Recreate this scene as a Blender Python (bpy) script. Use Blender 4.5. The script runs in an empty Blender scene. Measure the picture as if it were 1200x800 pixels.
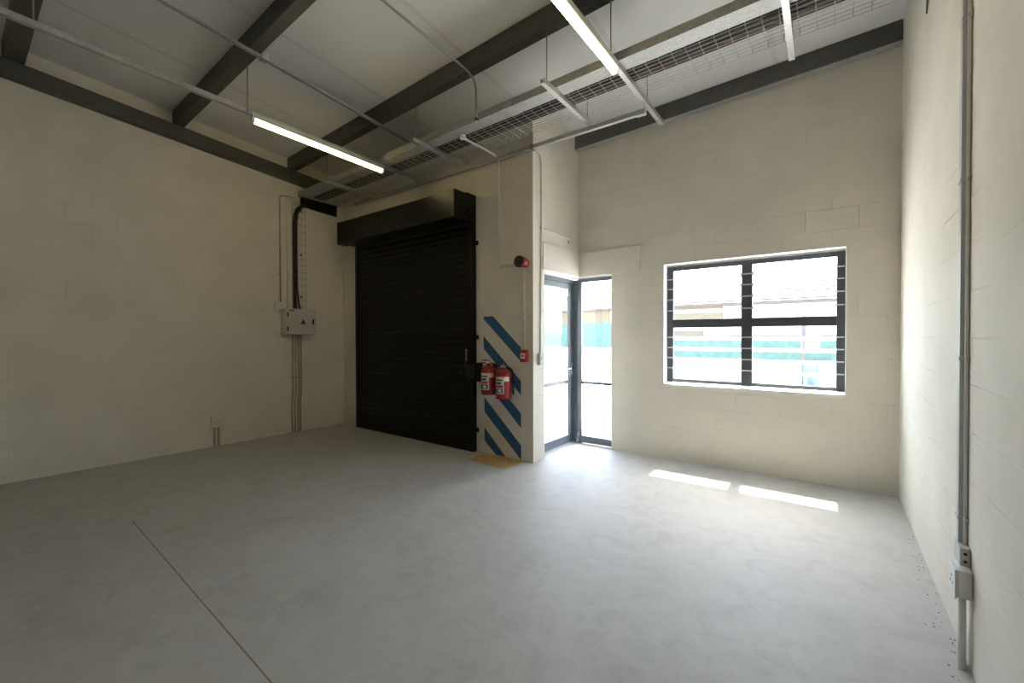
import bpy, bmesh, math, random
from mathutils import Vector, Matrix
random.seed(7)
C = bpy.context.scene.collection
PI = math.pi

# ------------------------------------------------------------------ room figures (metres)
XL, XR, YW, YS, XP = -6.349, 0.469, 4.994, 3.936, -2.653
YB = -3.0                       # back wall
def zroof(x, y, c=0.0):         # underside of the purlins; the roof falls towards the window wall
    return 3.86 + .035*(x+.53) - .085*(y-4.95) + c
SHEET = .178

# ------------------------------------------------------------------ material helpers
def new_mat(name):
    m = bpy.data.materials.new(name); m.use_nodes = True
    nt = m.node_tree
    for n in list(nt.nodes): nt.nodes.remove(n)
    out = nt.nodes.new('ShaderNodeOutputMaterial')
    return m, nt, out
def N(nt, t, **kw):
    n = nt.nodes.new(t)
    for k, v in kw.items():
        if k in n.inputs.keys(): n.inputs[k].default_value = v
        else: setattr(n, k, v)
    return n
def lk(nt, a, b): nt.links.new(a, b)
def rgb(r, g, b): return (r, g, b, 1)
def ramp(nt, fac, stops):
    r = nt.nodes.new('ShaderNodeValToRGB')
    e = r.color_ramp.elements
    e[0].position, e[0].color = stops[0]
    e[1].position, e[1].color = stops[-1]
    for p, c in stops[1:-1]:
        k = e.new(p); k.color = c
    lk(nt, fac, r.inputs['Fac']); return r
def plain(name, col, rough=.5, metal=0.0, var=.08, scale=9.0, bump=0.0, spec=.5, coat=0):
    """painted or metal surface with a little procedural mottling"""
    m, nt, out = new_mat(name)
    b = N(nt, 'ShaderNodeBsdfPrincipled'); b.inputs['Roughness'].default_value = rough
    b.inputs['Metallic'].default_value = metal; b.inputs['Specular IOR Level'].default_value = spec
    b.inputs['Coat Weight'].default_value = coat
    tc = N(nt, 'ShaderNodeTexCoord')
    nz = N(nt, 'ShaderNodeTexNoise', Scale=scale, Detail=4.0); lk(nt, tc.outputs['Object'], nz.inputs['Vector'])
    lo = tuple(c*(1-var) for c in col); hi = tuple(min(1, c*(1+var)) for c in col)
    r = ramp(nt, nz.outputs['Fac'], [(.3, rgb(*lo)), (.7, rgb(*hi))])
    lk(nt, r.outputs['Color'], b.inputs['Base Color'])
    if bump:
        bp = N(nt, 'ShaderNodeBump', Strength=.5, Distance=bump); lk(nt, nz.outputs['Fac'], bp.inputs['Height'])
        lk(nt, bp.outputs['Normal'], b.inputs['Normal'])
    lk(nt, b.outputs['BSDF'], out.inputs['Surface'])
    return m
def wall_mat(name, axis, col):
    """painted blockwork, bagged joints; axis = which world axis runs along the wall"""
    m, nt, out = new_mat(name)
    g = N(nt, 'ShaderNodeNewGeometry')
    sp = N(nt, 'ShaderNodeSeparateXYZ'); lk(nt, g.outputs['Position'], sp.inputs[0])
    cb = N(nt, 'ShaderNodeCombineXYZ'); lk(nt, sp.outputs[axis], cb.inputs[0]); lk(nt, sp.outputs['Z'], cb.inputs[1])
    # wobble the joints slightly so that they look hand laid
    wz = N(nt, 'ShaderNodeTexNoise', Scale=2.2, Detail=2.0); lk(nt, g.outputs['Position'], wz.inputs['Vector'])
    ws = N(nt, 'ShaderNodeVectorMath', operation='SCALE'); ws.inputs['Scale'].default_value = .022
    lk(nt, wz.outputs['Color'], ws.inputs[0])
    ad = N(nt, 'ShaderNodeVectorMath', operation='ADD'); lk(nt, cb.outputs[0], ad.inputs[0]); lk(nt, ws.outputs[0], ad.inputs[1])
    br = N(nt, 'ShaderNodeTexBrick', Scale=1.0)
    br.inputs['Mortar Size'].default_value = .006; br.inputs['Mortar Smooth'].default_value = 1.0
    br.inputs['Brick Width'].default_value = .4; br.inputs['Row Height'].default_value = .2
    br.inputs['Color1'].default_value = rgb(1,1,1); br.inputs['Color2'].default_value = rgb(.9,.9,.9); br.inputs['Mortar'].default_value = rgb(0,0,0)
    lk(nt, ad.outputs[0], br.inputs['Vector'])
    fade = N(nt, 'ShaderNodeTexNoise', Scale=1.7, Detail=3.0); lk(nt, g.outputs['Position'], fade.inputs['Vector'])
    fr = ramp(nt, fade.outputs['Fac'], [(.45, rgb(0,0,0)), (.66, rgb(1,1,1))])
    mor = N(nt, 'ShaderNodeMath', operation='MULTIPLY'); lk(nt, br.outputs['Fac'], mor.inputs[0]); lk(nt, fr.outputs['Color'], mor.inputs[1])
    n1 = N(nt, 'ShaderNodeTexNoise', Scale=26.0, Detail=6.0); lk(nt, g.outputs['Position'], n1.inputs['Vector'])
    n2 = N(nt, 'ShaderNodeTexNoise', Scale=2.5, Detail=5.0); lk(nt, g.outputs['Position'], n2.inputs['Vector'])
    # trowel ridges: stretched noise
    mp = N(nt, 'ShaderNodeMapping'); mp.inputs['Scale'].default_value = (3.0, 22.0, 1.0); lk(nt, cb.outputs[0], mp.inputs['Vector'])
    n3 = N(nt, 'ShaderNodeTexNoise', Scale=1.0, Detail=4.0); lk(nt, mp.outputs[0], n3.inputs['Vector'])
    r3 = ramp(nt, n3.outputs['Fac'], [(.60, rgb(0,0,0)), (.68, rgb(1,1,1))])
    h = N(nt, 'ShaderNodeMath', operation='MULTIPLY'); h.inputs[1].default_value = -1.0; lk(nt, mor.outputs[0], h.inputs[0])
    h2 = N(nt, 'ShaderNodeMath', operation='MULTIPLY_ADD'); h2.inputs[1].default_value = .30; lk(nt, n1.outputs['Fac'], h2.inputs[0]); lk(nt, h.outputs[0], h2.inputs[2])
    h3 = N(nt, 'ShaderNodeMath', operation='MULTIPLY_ADD'); h3.inputs[1].default_value = .35; lk(nt, r3.outputs['Color'], h3.inputs[0]); lk(nt, h2.outputs[0], h3.inputs[2])
    bp = N(nt, 'ShaderNodeBump', Strength=.6, Distance=.0052); lk(nt, h3.outputs[0], bp.inputs['Height'])
    b = N(nt, 'ShaderNodeBsdfPrincipled', Roughness=.75); b.inputs['Specular IOR Level'].default_value = .25
    cr = ramp(nt, n2.outputs['Fac'], [(.3, rgb(*(c*.94 for c in col))), (.7, rgb(*(min(1, c*1.04) for c in col)))])
    mx = N(nt, 'ShaderNodeMix', data_type='RGBA', blend_type='MULTIPLY'); mx.inputs[0].default_value = 1.0
    cm = ramp(nt, mor.outputs[0], [(0, rgb(1,1,1)), (1, rgb(.945,.94,.925))])
    lk(nt, cr.outputs['Color'], mx.inputs[6]); lk(nt, cm.outputs['Color'], mx.inputs[7])
    lk(nt, mx.outputs[2], b.inputs['Base Color'])
    lk(nt, bp.outputs['Normal'], b.inputs['Normal']); lk(nt, b.outputs['BSDF'], out.inputs['Surface'])
    return m
def floor_mat():
    m, nt, out = new_mat('power_floated_concrete')
    g = N(nt, 'ShaderNodeNewGeometry'); P = g.outputs['Position']
    n1 = N(nt, 'ShaderNodeTexNoise', Scale=1.1, Detail=7.0, Roughness=.62, Distortion=.6); lk(nt, P, n1.inputs['Vector'])
    n2 = N(nt, 'ShaderNodeTexNoise', Scale=5.5, Detail=6.0, Roughness=.65, Distortion=1.2); lk(nt, P, n2.inputs['Vector'])
    n3 = N(nt, 'ShaderNodeTexNoise', Scale=70.0, Detail=3.0); lk(nt, P, n3.inputs['Vector'])
    a = N(nt, 'ShaderNodeMath', operation='MULTIPLY_ADD'); a.inputs[1].default_value = .6; lk(nt, n2.outputs['Fac'], a.inputs[0])
    a0 = N(nt, 'ShaderNodeMath', operation='MULTIPLY'); a0.inputs[1].default_value = .4; lk(nt, n1.outputs['Fac'], a0.inputs[0]); lk(nt, a0.outputs[0], a.inputs[2])
    cr = ramp(nt, a.outputs[0], [(.34, rgb(.445,.435,.415)), (.5, rgb(.53,.523,.505)), (.66, rgb(.57,.563,.545))])
    # split the position into axes
    sp = N(nt, 'ShaderNodeSeparateXYZ'); lk(nt, P, sp.inputs[0])
    # saw-cut joint along x
    yj = N(nt, 'ShaderNodeMath', operation='MULTIPLY_ADD'); yj.inputs[1].default_value = .0316; yj.inputs[2].default_value = -.735
    lk(nt, sp.outputs['X'], yj.inputs[0])
    d = N(nt, 'ShaderNodeMath', operation='ADD'); lk(nt, sp.outputs['Y'], d.inputs[0]); lk(nt, yj.outputs[0], d.inputs[1])
    ab = N(nt, 'ShaderNodeMath', operation='ABSOLUTE'); lk(nt, d.outputs[0], ab.inputs[0])
    lt = N(nt, 'ShaderNodeMath', operation='LESS_THAN'); lt.inputs[1].default_value = .0035; lk(nt, ab.outputs[0], lt.inputs[0])
    gt = N(nt, 'ShaderNodeMath', operation='GREATER_THAN'); gt.inputs[1].default_value = -4.30; lk(nt, sp.outputs['X'], gt.inputs[0])
    jt = N(nt, 'ShaderNodeMath', operation='MULTIPLY'); lk(nt, lt.outputs[0], jt.inputs[0]); lk(nt, gt.outputs[0], jt.inputs[1])
    # thin crazing lines and tiny pits
    vo = N(nt, 'ShaderNodeTexVoronoi', feature='DISTANCE_TO_EDGE', Scale=.75); 
    wv = N(nt, 'ShaderNodeVectorMath', operation='SCALE'); wv.inputs['Scale'].default_value = .5; lk(nt, n2.outputs['Color'], wv.inputs[0])
    av = N(nt, 'ShaderNodeVectorMath', operation='ADD'); lk(nt, P, av.inputs[0]); lk(nt, wv.outputs[0], av.inputs[1]); lk(nt, av.outputs[0], vo.inputs['Vector'])
    ck = ramp(nt, vo.outputs['Distance'], [(0.0, rgb(.90,.89,.88)), (.010, rgb(1,1,1))])
    mx0 = N(nt, 'ShaderNodeMix', data_type='RGBA', blend_type='MULTIPLY'); mx0.inputs[0].default_value = .55
    lk(nt, cr.outputs['Color'], mx0.inputs[6]); lk(nt, ck.outputs['Color'], mx0.inputs[7])
    mx = N(nt, 'ShaderNodeMix', data_type='RGBA'); lk(nt, jt.outputs[0], mx.inputs[0]); lk(nt, mx0.outputs[2], mx.inputs[6])
    mx.inputs[7].default_value = rgb(.26,.20,.155)
    b = N(nt, 'ShaderNodeBsdfPrincipled'); b.inputs['Specular IOR Level'].default_value = .4
    rr = ramp(nt, n1.outputs['Fac'], [(.3, rgb(.5,.5,.5)), (.7, rgb(.66,.66,.66))]); lk(nt, rr.outputs['Color'], b.inputs['Roughness'])
    lk(nt, mx.outputs[2], b.inputs['Base Color'])
    hh = N(nt, 'ShaderNodeMath', operation='MULTIPLY_ADD'); hh.inputs[1].default_value = -4.0; lk(nt, jt.outputs[0], hh.inputs[0]); lk(nt, n3.outputs['Fac'], hh.inputs[2])
    bp = N(nt, 'ShaderNodeBump', Strength=.25, Distance=.0015); lk(nt, hh.outputs[0], bp.inputs['Height']); lk(nt, bp.outputs['Normal'], b.inputs['Normal'])
    lk(nt, b.outputs['BSDF'], out.inputs['Surface']); return m
def roof_mat():
    m, nt, out = new_mat('white_roof_lining')
    g = N(nt, 'ShaderNodeNewGeometry'); P = g.outputs['Position']
    sp = N(nt, 'ShaderNodeSeparateXYZ'); lk(nt, P, sp.inputs[0])
    # lap joints every 1.2 m running down the slope
    ax = N(nt, 'ShaderNodeMath', operation='ADD'); ax.inputs[1].default_value = 4.08 + 12.0; lk(nt, sp.outputs['X'], ax.inputs[0])
    md = N(nt, 'ShaderNodeMath', operation='MODULO'); md.inputs[1].default_value = 1.2; lk(nt, ax.outputs[0], md.inputs[0])
    lt = N(nt, 'ShaderNodeMath', operation='LESS_THAN'); lt.inputs[1].default_value = .045; lk(nt, md.outputs[0], lt.inputs[0])
    n1 = N(nt, 'ShaderNodeTexNoise', Scale=2.0, Detail=3.0); lk(nt, P, n1.inputs['Vector'])
    cr = ramp(nt, n1.outputs['Fac'], [(.3, rgb(.79,.78,.76)), (.7, rgb(.83,.82,.80))])
    mx = N(nt, 'ShaderNodeMix', data_type='RGBA'); lk(nt, lt.outputs[0], mx.inputs[0]); lk(nt, cr.outputs['Color'], mx.inputs[6]); mx.inputs[7].default_value = rgb(.72,.705,.69)
    b = N(nt, 'ShaderNodeBsdfPrincipled', Roughness=.6); lk(nt, mx.outputs[2], b.inputs['Base Color'])
    bp = N(nt, 'ShaderNodeBump', Strength=.5, Distance=.012); lk(nt, n1.outputs['Fac'], bp.inputs['Height']); lk(nt, bp.outputs['Normal'], b.inputs['Normal'])
    lk(nt, b.outputs['BSDF'], out.inputs['Surface']); return m
def galv(name, col, rough=.42, metal=.75):
    m, nt, out = new_mat(name)
    tc = N(nt, 'ShaderNodeTexCoord')
    vo = N(nt, 'ShaderNodeTexVoronoi', Scale=75.0); lk(nt, tc.outputs['Object'], vo.inputs['Vector'])
    nz = N(nt, 'ShaderNodeTexNoise', Scale=4.0, Detail=4.0); lk(nt, tc.outputs['Object'], nz.inputs['Vector'])
    bw = N(nt, 'ShaderNodeMath', operation='MULTIPLY_ADD'); bw.inputs[1].default_value = .5
    sx = N(nt, 'ShaderNodeSeparateColor'); lk(nt, vo.outputs['Color'], sx.inputs[0]); lk(nt, sx.outputs[0], bw.inputs[0])
    hv = N(nt, 'ShaderNodeMath', operation='MULTIPLY'); hv.inputs[1].default_value = .5; lk(nt, nz.outputs['Fac'], hv.inputs[0]); lk(nt, hv.outputs[0], bw.inputs[2])
    cr = ramp(nt, bw.outputs[0], [(.15, rgb(*(c*.82 for c in col))), (.85, rgb(*(min(1, c*1.15) for c in col)))])
    b = N(nt, 'ShaderNodeBsdfPrincipled', Roughness=rough, Metallic=metal); lk(nt, cr.outputs['Color'], b.inputs['Base Color'])
    lk(nt, b.outputs['BSDF'], out.inputs['Surface']); return m
def glass_mat(name, tint):
    m, nt, out = new_mat(name)
    t = N(nt, 'ShaderNodeBsdfTransparent'); t.inputs['Color'].default_value = rgb(*tint)
    gl = N(nt, 'ShaderNodeBsdfGlossy', Roughness=.03)
    lw = N(nt, 'ShaderNodeLayerWeight'); lw.inputs['Blend'].default_value = .5
    pw = N(nt, 'ShaderNodeMath', operation='POWER'); pw.inputs[1].default_value = 5.0; lk(nt, lw.outputs['Facing'], pw.inputs[0])
    fr = N(nt, 'ShaderNodeMath', operation='MULTIPLY_ADD'); fr.inputs[1].default_value = .7; fr.inputs[2].default_value = .03; lk(nt, pw.outputs[0], fr.inputs[0])
    mx = N(nt, 'ShaderNodeMixShader'); lk(nt, fr.outputs[0], mx.inputs[0]); lk(nt, t.outputs[0], mx.inputs[1]); lk(nt, gl.outputs[0], mx.inputs[2])
    lk(nt, mx.outputs[0], out.inputs['Surface']); return m
def glint_mat(name):
    m, nt, out = new_mat(name)
    t = N(nt, 'ShaderNodeBsdfTransparent'); d = N(nt, 'ShaderNodeBsdfTranslucent'); d.inputs['Color'].default_value = rgb(.9,.95,.93)
    nz = N(nt, 'ShaderNodeTexNoise', Scale=40.0); r = ramp(nt, nz.outputs['Fac'], [(.3, rgb(.99,.99,.99)), (.7, rgb(1,1,1))])
    mx = N(nt, 'ShaderNodeMixShader'); lk(nt, r.outputs['Color'], mx.inputs[0]); lk(nt, t.outputs[0], mx.inputs[1]); lk(nt, d.outputs[0], mx.inputs[2])
    lk(nt, mx.outputs[0], out.inputs['Surface']); return m
def emit_mat(name, col, s):
    m, nt, out = new_mat(name)
    e = N(nt, 'ShaderNodeEmission', Strength=s); e.inputs['Color'].default_value = rgb(*col)
    lk(nt, e.outputs[0], out.inputs['Surface']); return m

WALLC = (.770, .718, .628)
M = dict(
    wall_x = wall_mat('painted_blockwork_across', 'X', WALLC),
    wall_y = wall_mat('painted_blockwork_along', 'Y', WALLC),
    plaster = plain('smooth_plaster', (.770,.714,.650), .7, var=.04, bump=.002),
    white_paint = plain('white_reveal_paint', (.78,.77,.74), .6, var=.03, bump=.001),
    floor = floor_mat(), roof = roof_mat(),
    galv = galv('spangled_galvanised_steel', (.40,.40,.385), .58, .3),
    dark_galv = galv('dull_purlin_steel', (.105,.102,.092), .55, .35),
    strut = galv('bright_galvanised_channel', (.53,.53,.52), .40),
    rod = plain('zinc_rod', (.34,.34,.33), .4, .8),
    char = plain('charcoal_powder_coat', (.0055,.006,.006), .5, var=.15, spec=.25),
    hood = plain('charcoal_satin_sheet', (.0055,.006,.006), .30, var=.1, spec=.28),
    alu = plain('charcoal_aluminium', (.047,.052,.062), .45, var=.1),
    alu2 = plain('slate_grey_aluminium', (.105,.130,.155), .42, var=.08),
    wplas = plain('white_plastic', (.76,.75,.72), .45, var=.03),
    gplas = plain('grey_conduit', (.56,.56,.55), .5, var=.05),
    dgrey = plain('weathered_conduit', (.42,.39,.32), .6, var=.1),
    sheet_w = plain('white_enamel_sheet', (.60,.57,.54), .4, var=.03),
    red = plain('red_enamel', (.30,.010,.008), .32, var=.08, coat=.3),
    redp = plain('red_plastic', (.52,.03,.03), .4, var=.06),
    tri = plain('faded_warning_print', (.10,.085,.06), .6, var=.1),
    black = plain('black_rubber', (.012,.012,.012), .55, var=.2),
    bplas = plain('black_plastic', (.009,.009,.010), .45, var=.2),
    blue = plain('blue_wall_paint', (.022,.105,.23), .6, var=.12, scale=20),
    yellow = plain('yellow_floor_paint', (.55,.37,.15), .6, var=.18, scale=12),
    label_w = plain('white_label', (.70,.69,.66), .5, var=.03),
    label_b = plain('blue_label_print', (.03,.06,.22), .5, var=.1),
    brown = plain('brown_cable_sheath', (.085,.042,.032), .5, var=.2),
    chrome = plain('satin_chrome', (.55,.56,.57), .25, 1.0),
    clip = plain('pale_alloy_clip', (.60,.61,.62), .5, var=.05),
    wire = plain('zinc_basket_wire', (.60,.59,.56), .4, .55),
    glass = glass_mat('clear_glass', (.97,.985,.98)),
    glint = glint_mat('translucent_glint'),  # white translucent stand-in for bright sky reflections at the blade overlaps
    edge = plain('ground_glass_edge', (.72,.86,.82), .4, var=.03),
    tube = emit_mat('lit_diffuser', (1.0,.80,.35), 15.0),
    batten = plain('cream_batten_enamel', (.62,.60,.52), .4, var=.03),
    pave = plain('pale_paving', (.62,.60,.57), .9, var=.08, scale=3, bump=.004),
    net = plain('teal_shade_net', (.052,.098,.086), .9, var=.15, scale=6),
    plinth = plain('pale_boundary_wall', (.66,.65,.62), .9, var=.05),
    post = plain('weathered_post', (.075,.070,.067), .8, var=.1),
    tile = plain('faded_roof_tile', (.062,.050,.046), .85, var=.2, scale=5),
    cream = plain('cream_render', (.66,.60,.48), .9, var=.06),
    ochre = plain('ochre_render', (.105,.088,.058), .9, var=.08),
    orange = plain('orange_panel', (.105,.075,.052), .8, var=.1),
    bluedrum = plain('blue_plastic_drum', (.040,.070,.095), .5, var=.1),
    crumbs = plain('plaster_crumbs', (.36,.34,.315), .9, var=.25, scale=40),
)

# ------------------------------------------------------------------ mesh helpers
class MB:
    def __init__(s): s.bm = bmesh.new()
    def box(s, x0, x1, y0, y1, z0, z1, bev=0.0, seg=2, mi=0):
        r = bmesh.ops.create_cube(s.bm, size=1.0)
        for v in r['verts']:
            v.co = Vector((x0+(v.co.x+.5)*(x1-x0), y0+(v.co.y+.5)*(y1-y0), z0+(v.co.z+.5)*(z1-z0)))
        fs = {f for v in r['verts'] for f in v.link_faces}
        for f in fs: f.material_index = mi
        if bev > 0:
            es = list({e for v in r['verts'] for e in v.link_edges})
            bmesh.ops.bevel(s.bm, geom=es, offset=bev, segments=seg, affect='EDGES', profile=.5)
        return s
    def hexa(s, p):                     # 8 corners: 4 bottom then 4 top, same order
        v = [s.bm.verts.new(q) for q in p]
        for f in ((3,2,1,0),(4,5,6,7),(0,1,5,4),(1,2,6,5),(2,3,7,6),(3,0,4,7)):
            s.bm.faces.new([v[i] for i in f])
        return s
    def prism(s, poly, fn0, fn1):       # polygon extruded between two placing functions
        a = [s.bm.verts.new(fn0(*q)) for q in poly]; b = [s.bm.verts.new(fn1(*q)) for q in poly]
        n = len(poly)
        s.bm.faces.new(a); s.bm.faces.new(list(reversed(b)))
        for i in range(n):
            j = (i+1) % n
            s.bm.faces.new((a[j], a[i], b[i], b[j]))
        return s
    def tube(s, pts, r, n=10, mi=0, caps=True):
        pts = [Vector(p) for p in pts]; rings = []
        up = None
        for i, p in enumerate(pts):
            t = (pts[min(i+1, len(pts)-1)] - pts[max(i-1, 0)]).normalized()
            if up is None:
                up = Vector((0,0,1)) if abs(t.z) < .9 else Vector((1,0,0))
            a = t.cross(up).normalized(); b = a.cross(t).normalized(); up = b
            rr = r[i] if isinstance(r, (list, tuple)) else r
            rings.append([s.bm.verts.new(p + a*math.cos(k*2*PI/n)*rr + b*math.sin(k*2*PI/n)*rr) for k in range(n)])
        for i in range(len(rings)-1):
            for k in range(n):
                f = s.bm.faces.new((rings[i][k], rings[i][(k+1)%n], rings[i+1][(k+1)%n], rings[i+1][k]))
                f.smooth = True; f.material_index = mi
        if caps:
            f = s.bm.faces.new(list(reversed(rings[0]))); f.material_index = mi
            f = s.bm.faces.new(rings[-1]); f.material_index = mi
        return s
    def lathe(s, prof, o, ax, n=28, mi=0):   # prof: (radius, along), axis direction ax from o
        o = Vector(o); ax = Vector(ax).normalized()
        u = ax.orthogonal().normalized(); w = ax.cross(u)
        rings = []
        for r, h in prof:
            rings.append([s.bm.verts.new(o + ax*h + (u*math.cos(k*2*PI/n) + w*math.sin(k*2*PI/n))*max(r, 1e-4)) for k in range(n)])
        for i in range(len(rings)-1):
            for k in range(n):
                f = s.bm.faces.new((rings[i][k], rings[i][(k+1)%n], rings[i+1][(k+1)%n], rings[i+1][k])); f.smooth = True; f.material_index = mi
        s.bm.faces.new(list(reversed(rings[0]))).material_index = mi; s.bm.faces.new(rings[-1]).material_index = mi
        return s
    def build(s, name, mat, parent=None, loc=None):
        bmesh.ops.recalc_face_normals(s.bm, faces=s.bm.faces)
        me = bpy.data.meshes.new(name)
        base = Vector((0,0,0))
        if parent is not None: base = Vector(parent['_w'])
        elif loc is not None: base = Vector(loc)
        elif len(s.bm.verts):
            xs = [v.co for v in s.bm.verts]
            base = Vector(((min(c.x for c in xs)+max(c.x for c in xs))/2, (min(c.y for c in xs)+max(c.y for c in xs))/2, min(c.z for c in xs)))
        bmesh.ops.translate(s.bm, verts=s.bm.verts, vec=-base)
        s.bm.to_mesh(me); s.bm.free()
        for m in (mat if isinstance(mat, (list, tuple)) else [mat]): me.materials.append(m)
        o = bpy.data.objects.new(name, me); C.objects.link(o)
        if parent is not None: o.parent = parent; o['_w'] = tuple(base)
        else: o.location = base; o['_w'] = tuple(base)
        return o
def tag(o, label, cat, group=None, kind=None):
    o['label'] = label; o['category'] = cat
    if group: o['group'] = group
    if kind: o['kind'] = kind
    return o
def thing(name, label, cat, loc, group=None):
    o = bpy.data.objects.new(name, None); o.empty_display_size = .1; C.objects.link(o)
    o.location = loc; o['_w'] = tuple(loc)
    return tag(o, label, cat, group)
def struct(o, label=None, cat=None):
    o['kind'] = 'structure'
    if label: o['label'] = label
    if cat: o['category'] = cat
    return o
def arc(c, a, b, r, n=8):
    """quarter bend around corner point c, from direction -a to direction b (unit vectors)"""
    c, a, b = Vector(c), Vector(a), Vector(b)
    o = c - a*r + b*r
    return [o + (a*math.sin(t*PI/2/n) - b*math.cos(t*PI/2/n))*r for t in range(n+1)]
def bent(pts, r):
    """polyline with rounded corners"""
    pts = [Vector(p) for p in pts]; out = [pts[0]]
    for i in range(1, len(pts)-1):
        a = (pts[i]-pts[i-1]).normalized(); b = (pts[i+1]-pts[i]).normalized()
        out += arc(pts[i], a, b, r)
    return out + [pts[-1]]

# ------------------------------------------------------------------ setting: floor, walls, roof
struct(MB().box(XL-.2, XR+.2, YB-.2, YW+.19, -.15, 0).build('floor', M['floor']), 'grey power-floated concrete floor of the unit', 'floor')

def wall_y(name, x0, x1, y0, y1, mat, z0=0.0):     # wall with a sloping top that meets the roof lining
    p = [(x0,y0,z0),(x1,y0,z0),(x1,y1,z0),(x0,y1,z0)]
    q = [(x, y, zroof(x, y, SHEET)) for x, y, _ in p]
    return MB().hexa(p+q)
struct(wall_y('w', XL-.2, XL, YB, YS, None).build('wall_left', M['wall_y']), 'long beige painted block wall on the left', 'wall')
struct(wall_y('w', XR, XR+.2, YB, YW+.19, None).build('wall_right', M['wall_y']), 'pale painted block wall at the right edge', 'wall')
struct(wall_y('w', XL-.2, XR+.2, YB-.2, YB, None).build('wall_back', M['wall_x']), 'painted block wall behind the viewer', 'wall')
# wall that carries the roller shutter, with the shutter opening
SX0, SX1, SH = -5.88, -3.53, 2.78
mb = MB()
def seg(mb, x0, x1, y0, y1, z0, z1=None):
    p = [(x0,y0,z0),(x1,y0,z0),(x1,y1,z0),(x0,y1,z0)]
    q = [(x, y, zroof(x, y, SHEET) if z1 is None else z1) for x, y, _ in p]
    mb.hexa(p+q)
seg(mb, XL-.2, SX0, YS, YS+.23, 0); seg(mb, SX0, SX1, YS, YS+.23, SH); seg(mb, SX1, XP, YS, YS+.23, 0)
struct(mb.build('wall_shutter', M['wall_x']), 'beige block wall around the roller shutter', 'wall')
# return wall above the corner door, down to the lintel
LZ, LT = 2.166, 2.475
mb = MB(); seg(mb, XP-.22, XP, YS+.23, YW+.19, LZ); struct(mb.build('wall_return', M['wall_y']), 'short return wall above the glass corner door', 'wall')
# window wall
WX0, WX1, WZ0, WZ1 = -1.5595, .0996, .8555, 2.2264
DX1 = -2.191
FY0, FY1 = YW+.125, YW+.170          # louvre frame, set near the outer face
mb = MB()
seg(mb, XP, DX1, YW, YW+.19, LZ); seg(mb, DX1, WX0, YW, YW+.19, 0)
seg(mb, WX0, WX1, YW, YW+.19, 0, WZ0-.03); seg(mb, WX0, WX1, YW, YW+.19, WZ1); seg(mb, WX1, XR, YW, YW+.19, 0)
struct(mb.build('wall_front', M['wall_x']), 'pale block wall with the louvre window', 'wall')
# roof lining, carried out beyond the facade as eaves, run out far enough to shade the upper sashes
def rq(x0, x1, y0, y1, c0, c1):
    p = [(x0,y0),(x1,y0),(x1,y1),(x0,y1)]
    return [(x, y, zroof(x, y, c0)) for x, y in p] + [(x, y, zroof(x, y, c1)) for x, y in p]
struct(MB().hexa(rq(XL-.3, XR+.3, YB-.3, 6.52, SHEET, SHEET+.06)).build('ceiling', M['roof']), 'white sloping roof lining above the steel purlins', 'ceiling')
# plastered lintel band, slightly proud of both walls
mb = MB(); mb.box(XP, -1.8305, YW-.022, YW, LZ, LT, .003); mb.box(XP, XP+.022, 4.118, YW-.0221, LZ, LT, .003)
struct(mb.build('trim_1', M['plaster']), 'smooth plaster lintel band around the door corner', 'lintel')
# white reveals of window and corner door
mb = MB()
mb.hexa([(WX0,YW,WZ0-.03),(WX1,YW,WZ0-.03),(WX1,YW+.13,WZ0-.03),(WX0,YW+.13,WZ0-.03),(WX0,YW-.004,WZ0),(WX1,YW-.004,WZ0),(WX1,YW+.13,.874),(WX0,YW+.13,.874)])
mb.hexa([(WX0,YW+.13,WZ0-.03),(WX1,YW+.13,WZ0-.03),(WX1,YW+.19,WZ0-.03),(WX0,YW+.19,WZ0-.03),(WX0,YW+.13,.874),(WX1,YW+.13,.874),(WX1,YW+.19,.862),(WX0,YW+.19,.862)])
mb.box(WX0-.001, WX0+.004, YW-.002, YW+.19, WZ0, WZ1); mb.box(WX1-.004, WX1+.001, YW-.002, YW+.19, WZ0, WZ1)
mb.box(WX0, WX1, YW-.002, YW+.19, WZ1-.004, WZ1+.001)
mb.box(WX0, -1.5535, FY0+.01, FY1, .87, WZ1-.002); mb.box(.0935, WX1, FY0+.01, FY1, .87, WZ1-.002); mb.box(WX0, WX1, FY0+.01, FY1, 2.204, WZ1-.002)
struct(mb.build('trim_2', M['white_paint']), 'white painted reveal and sloping sill of the window', 'window reveal')

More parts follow.
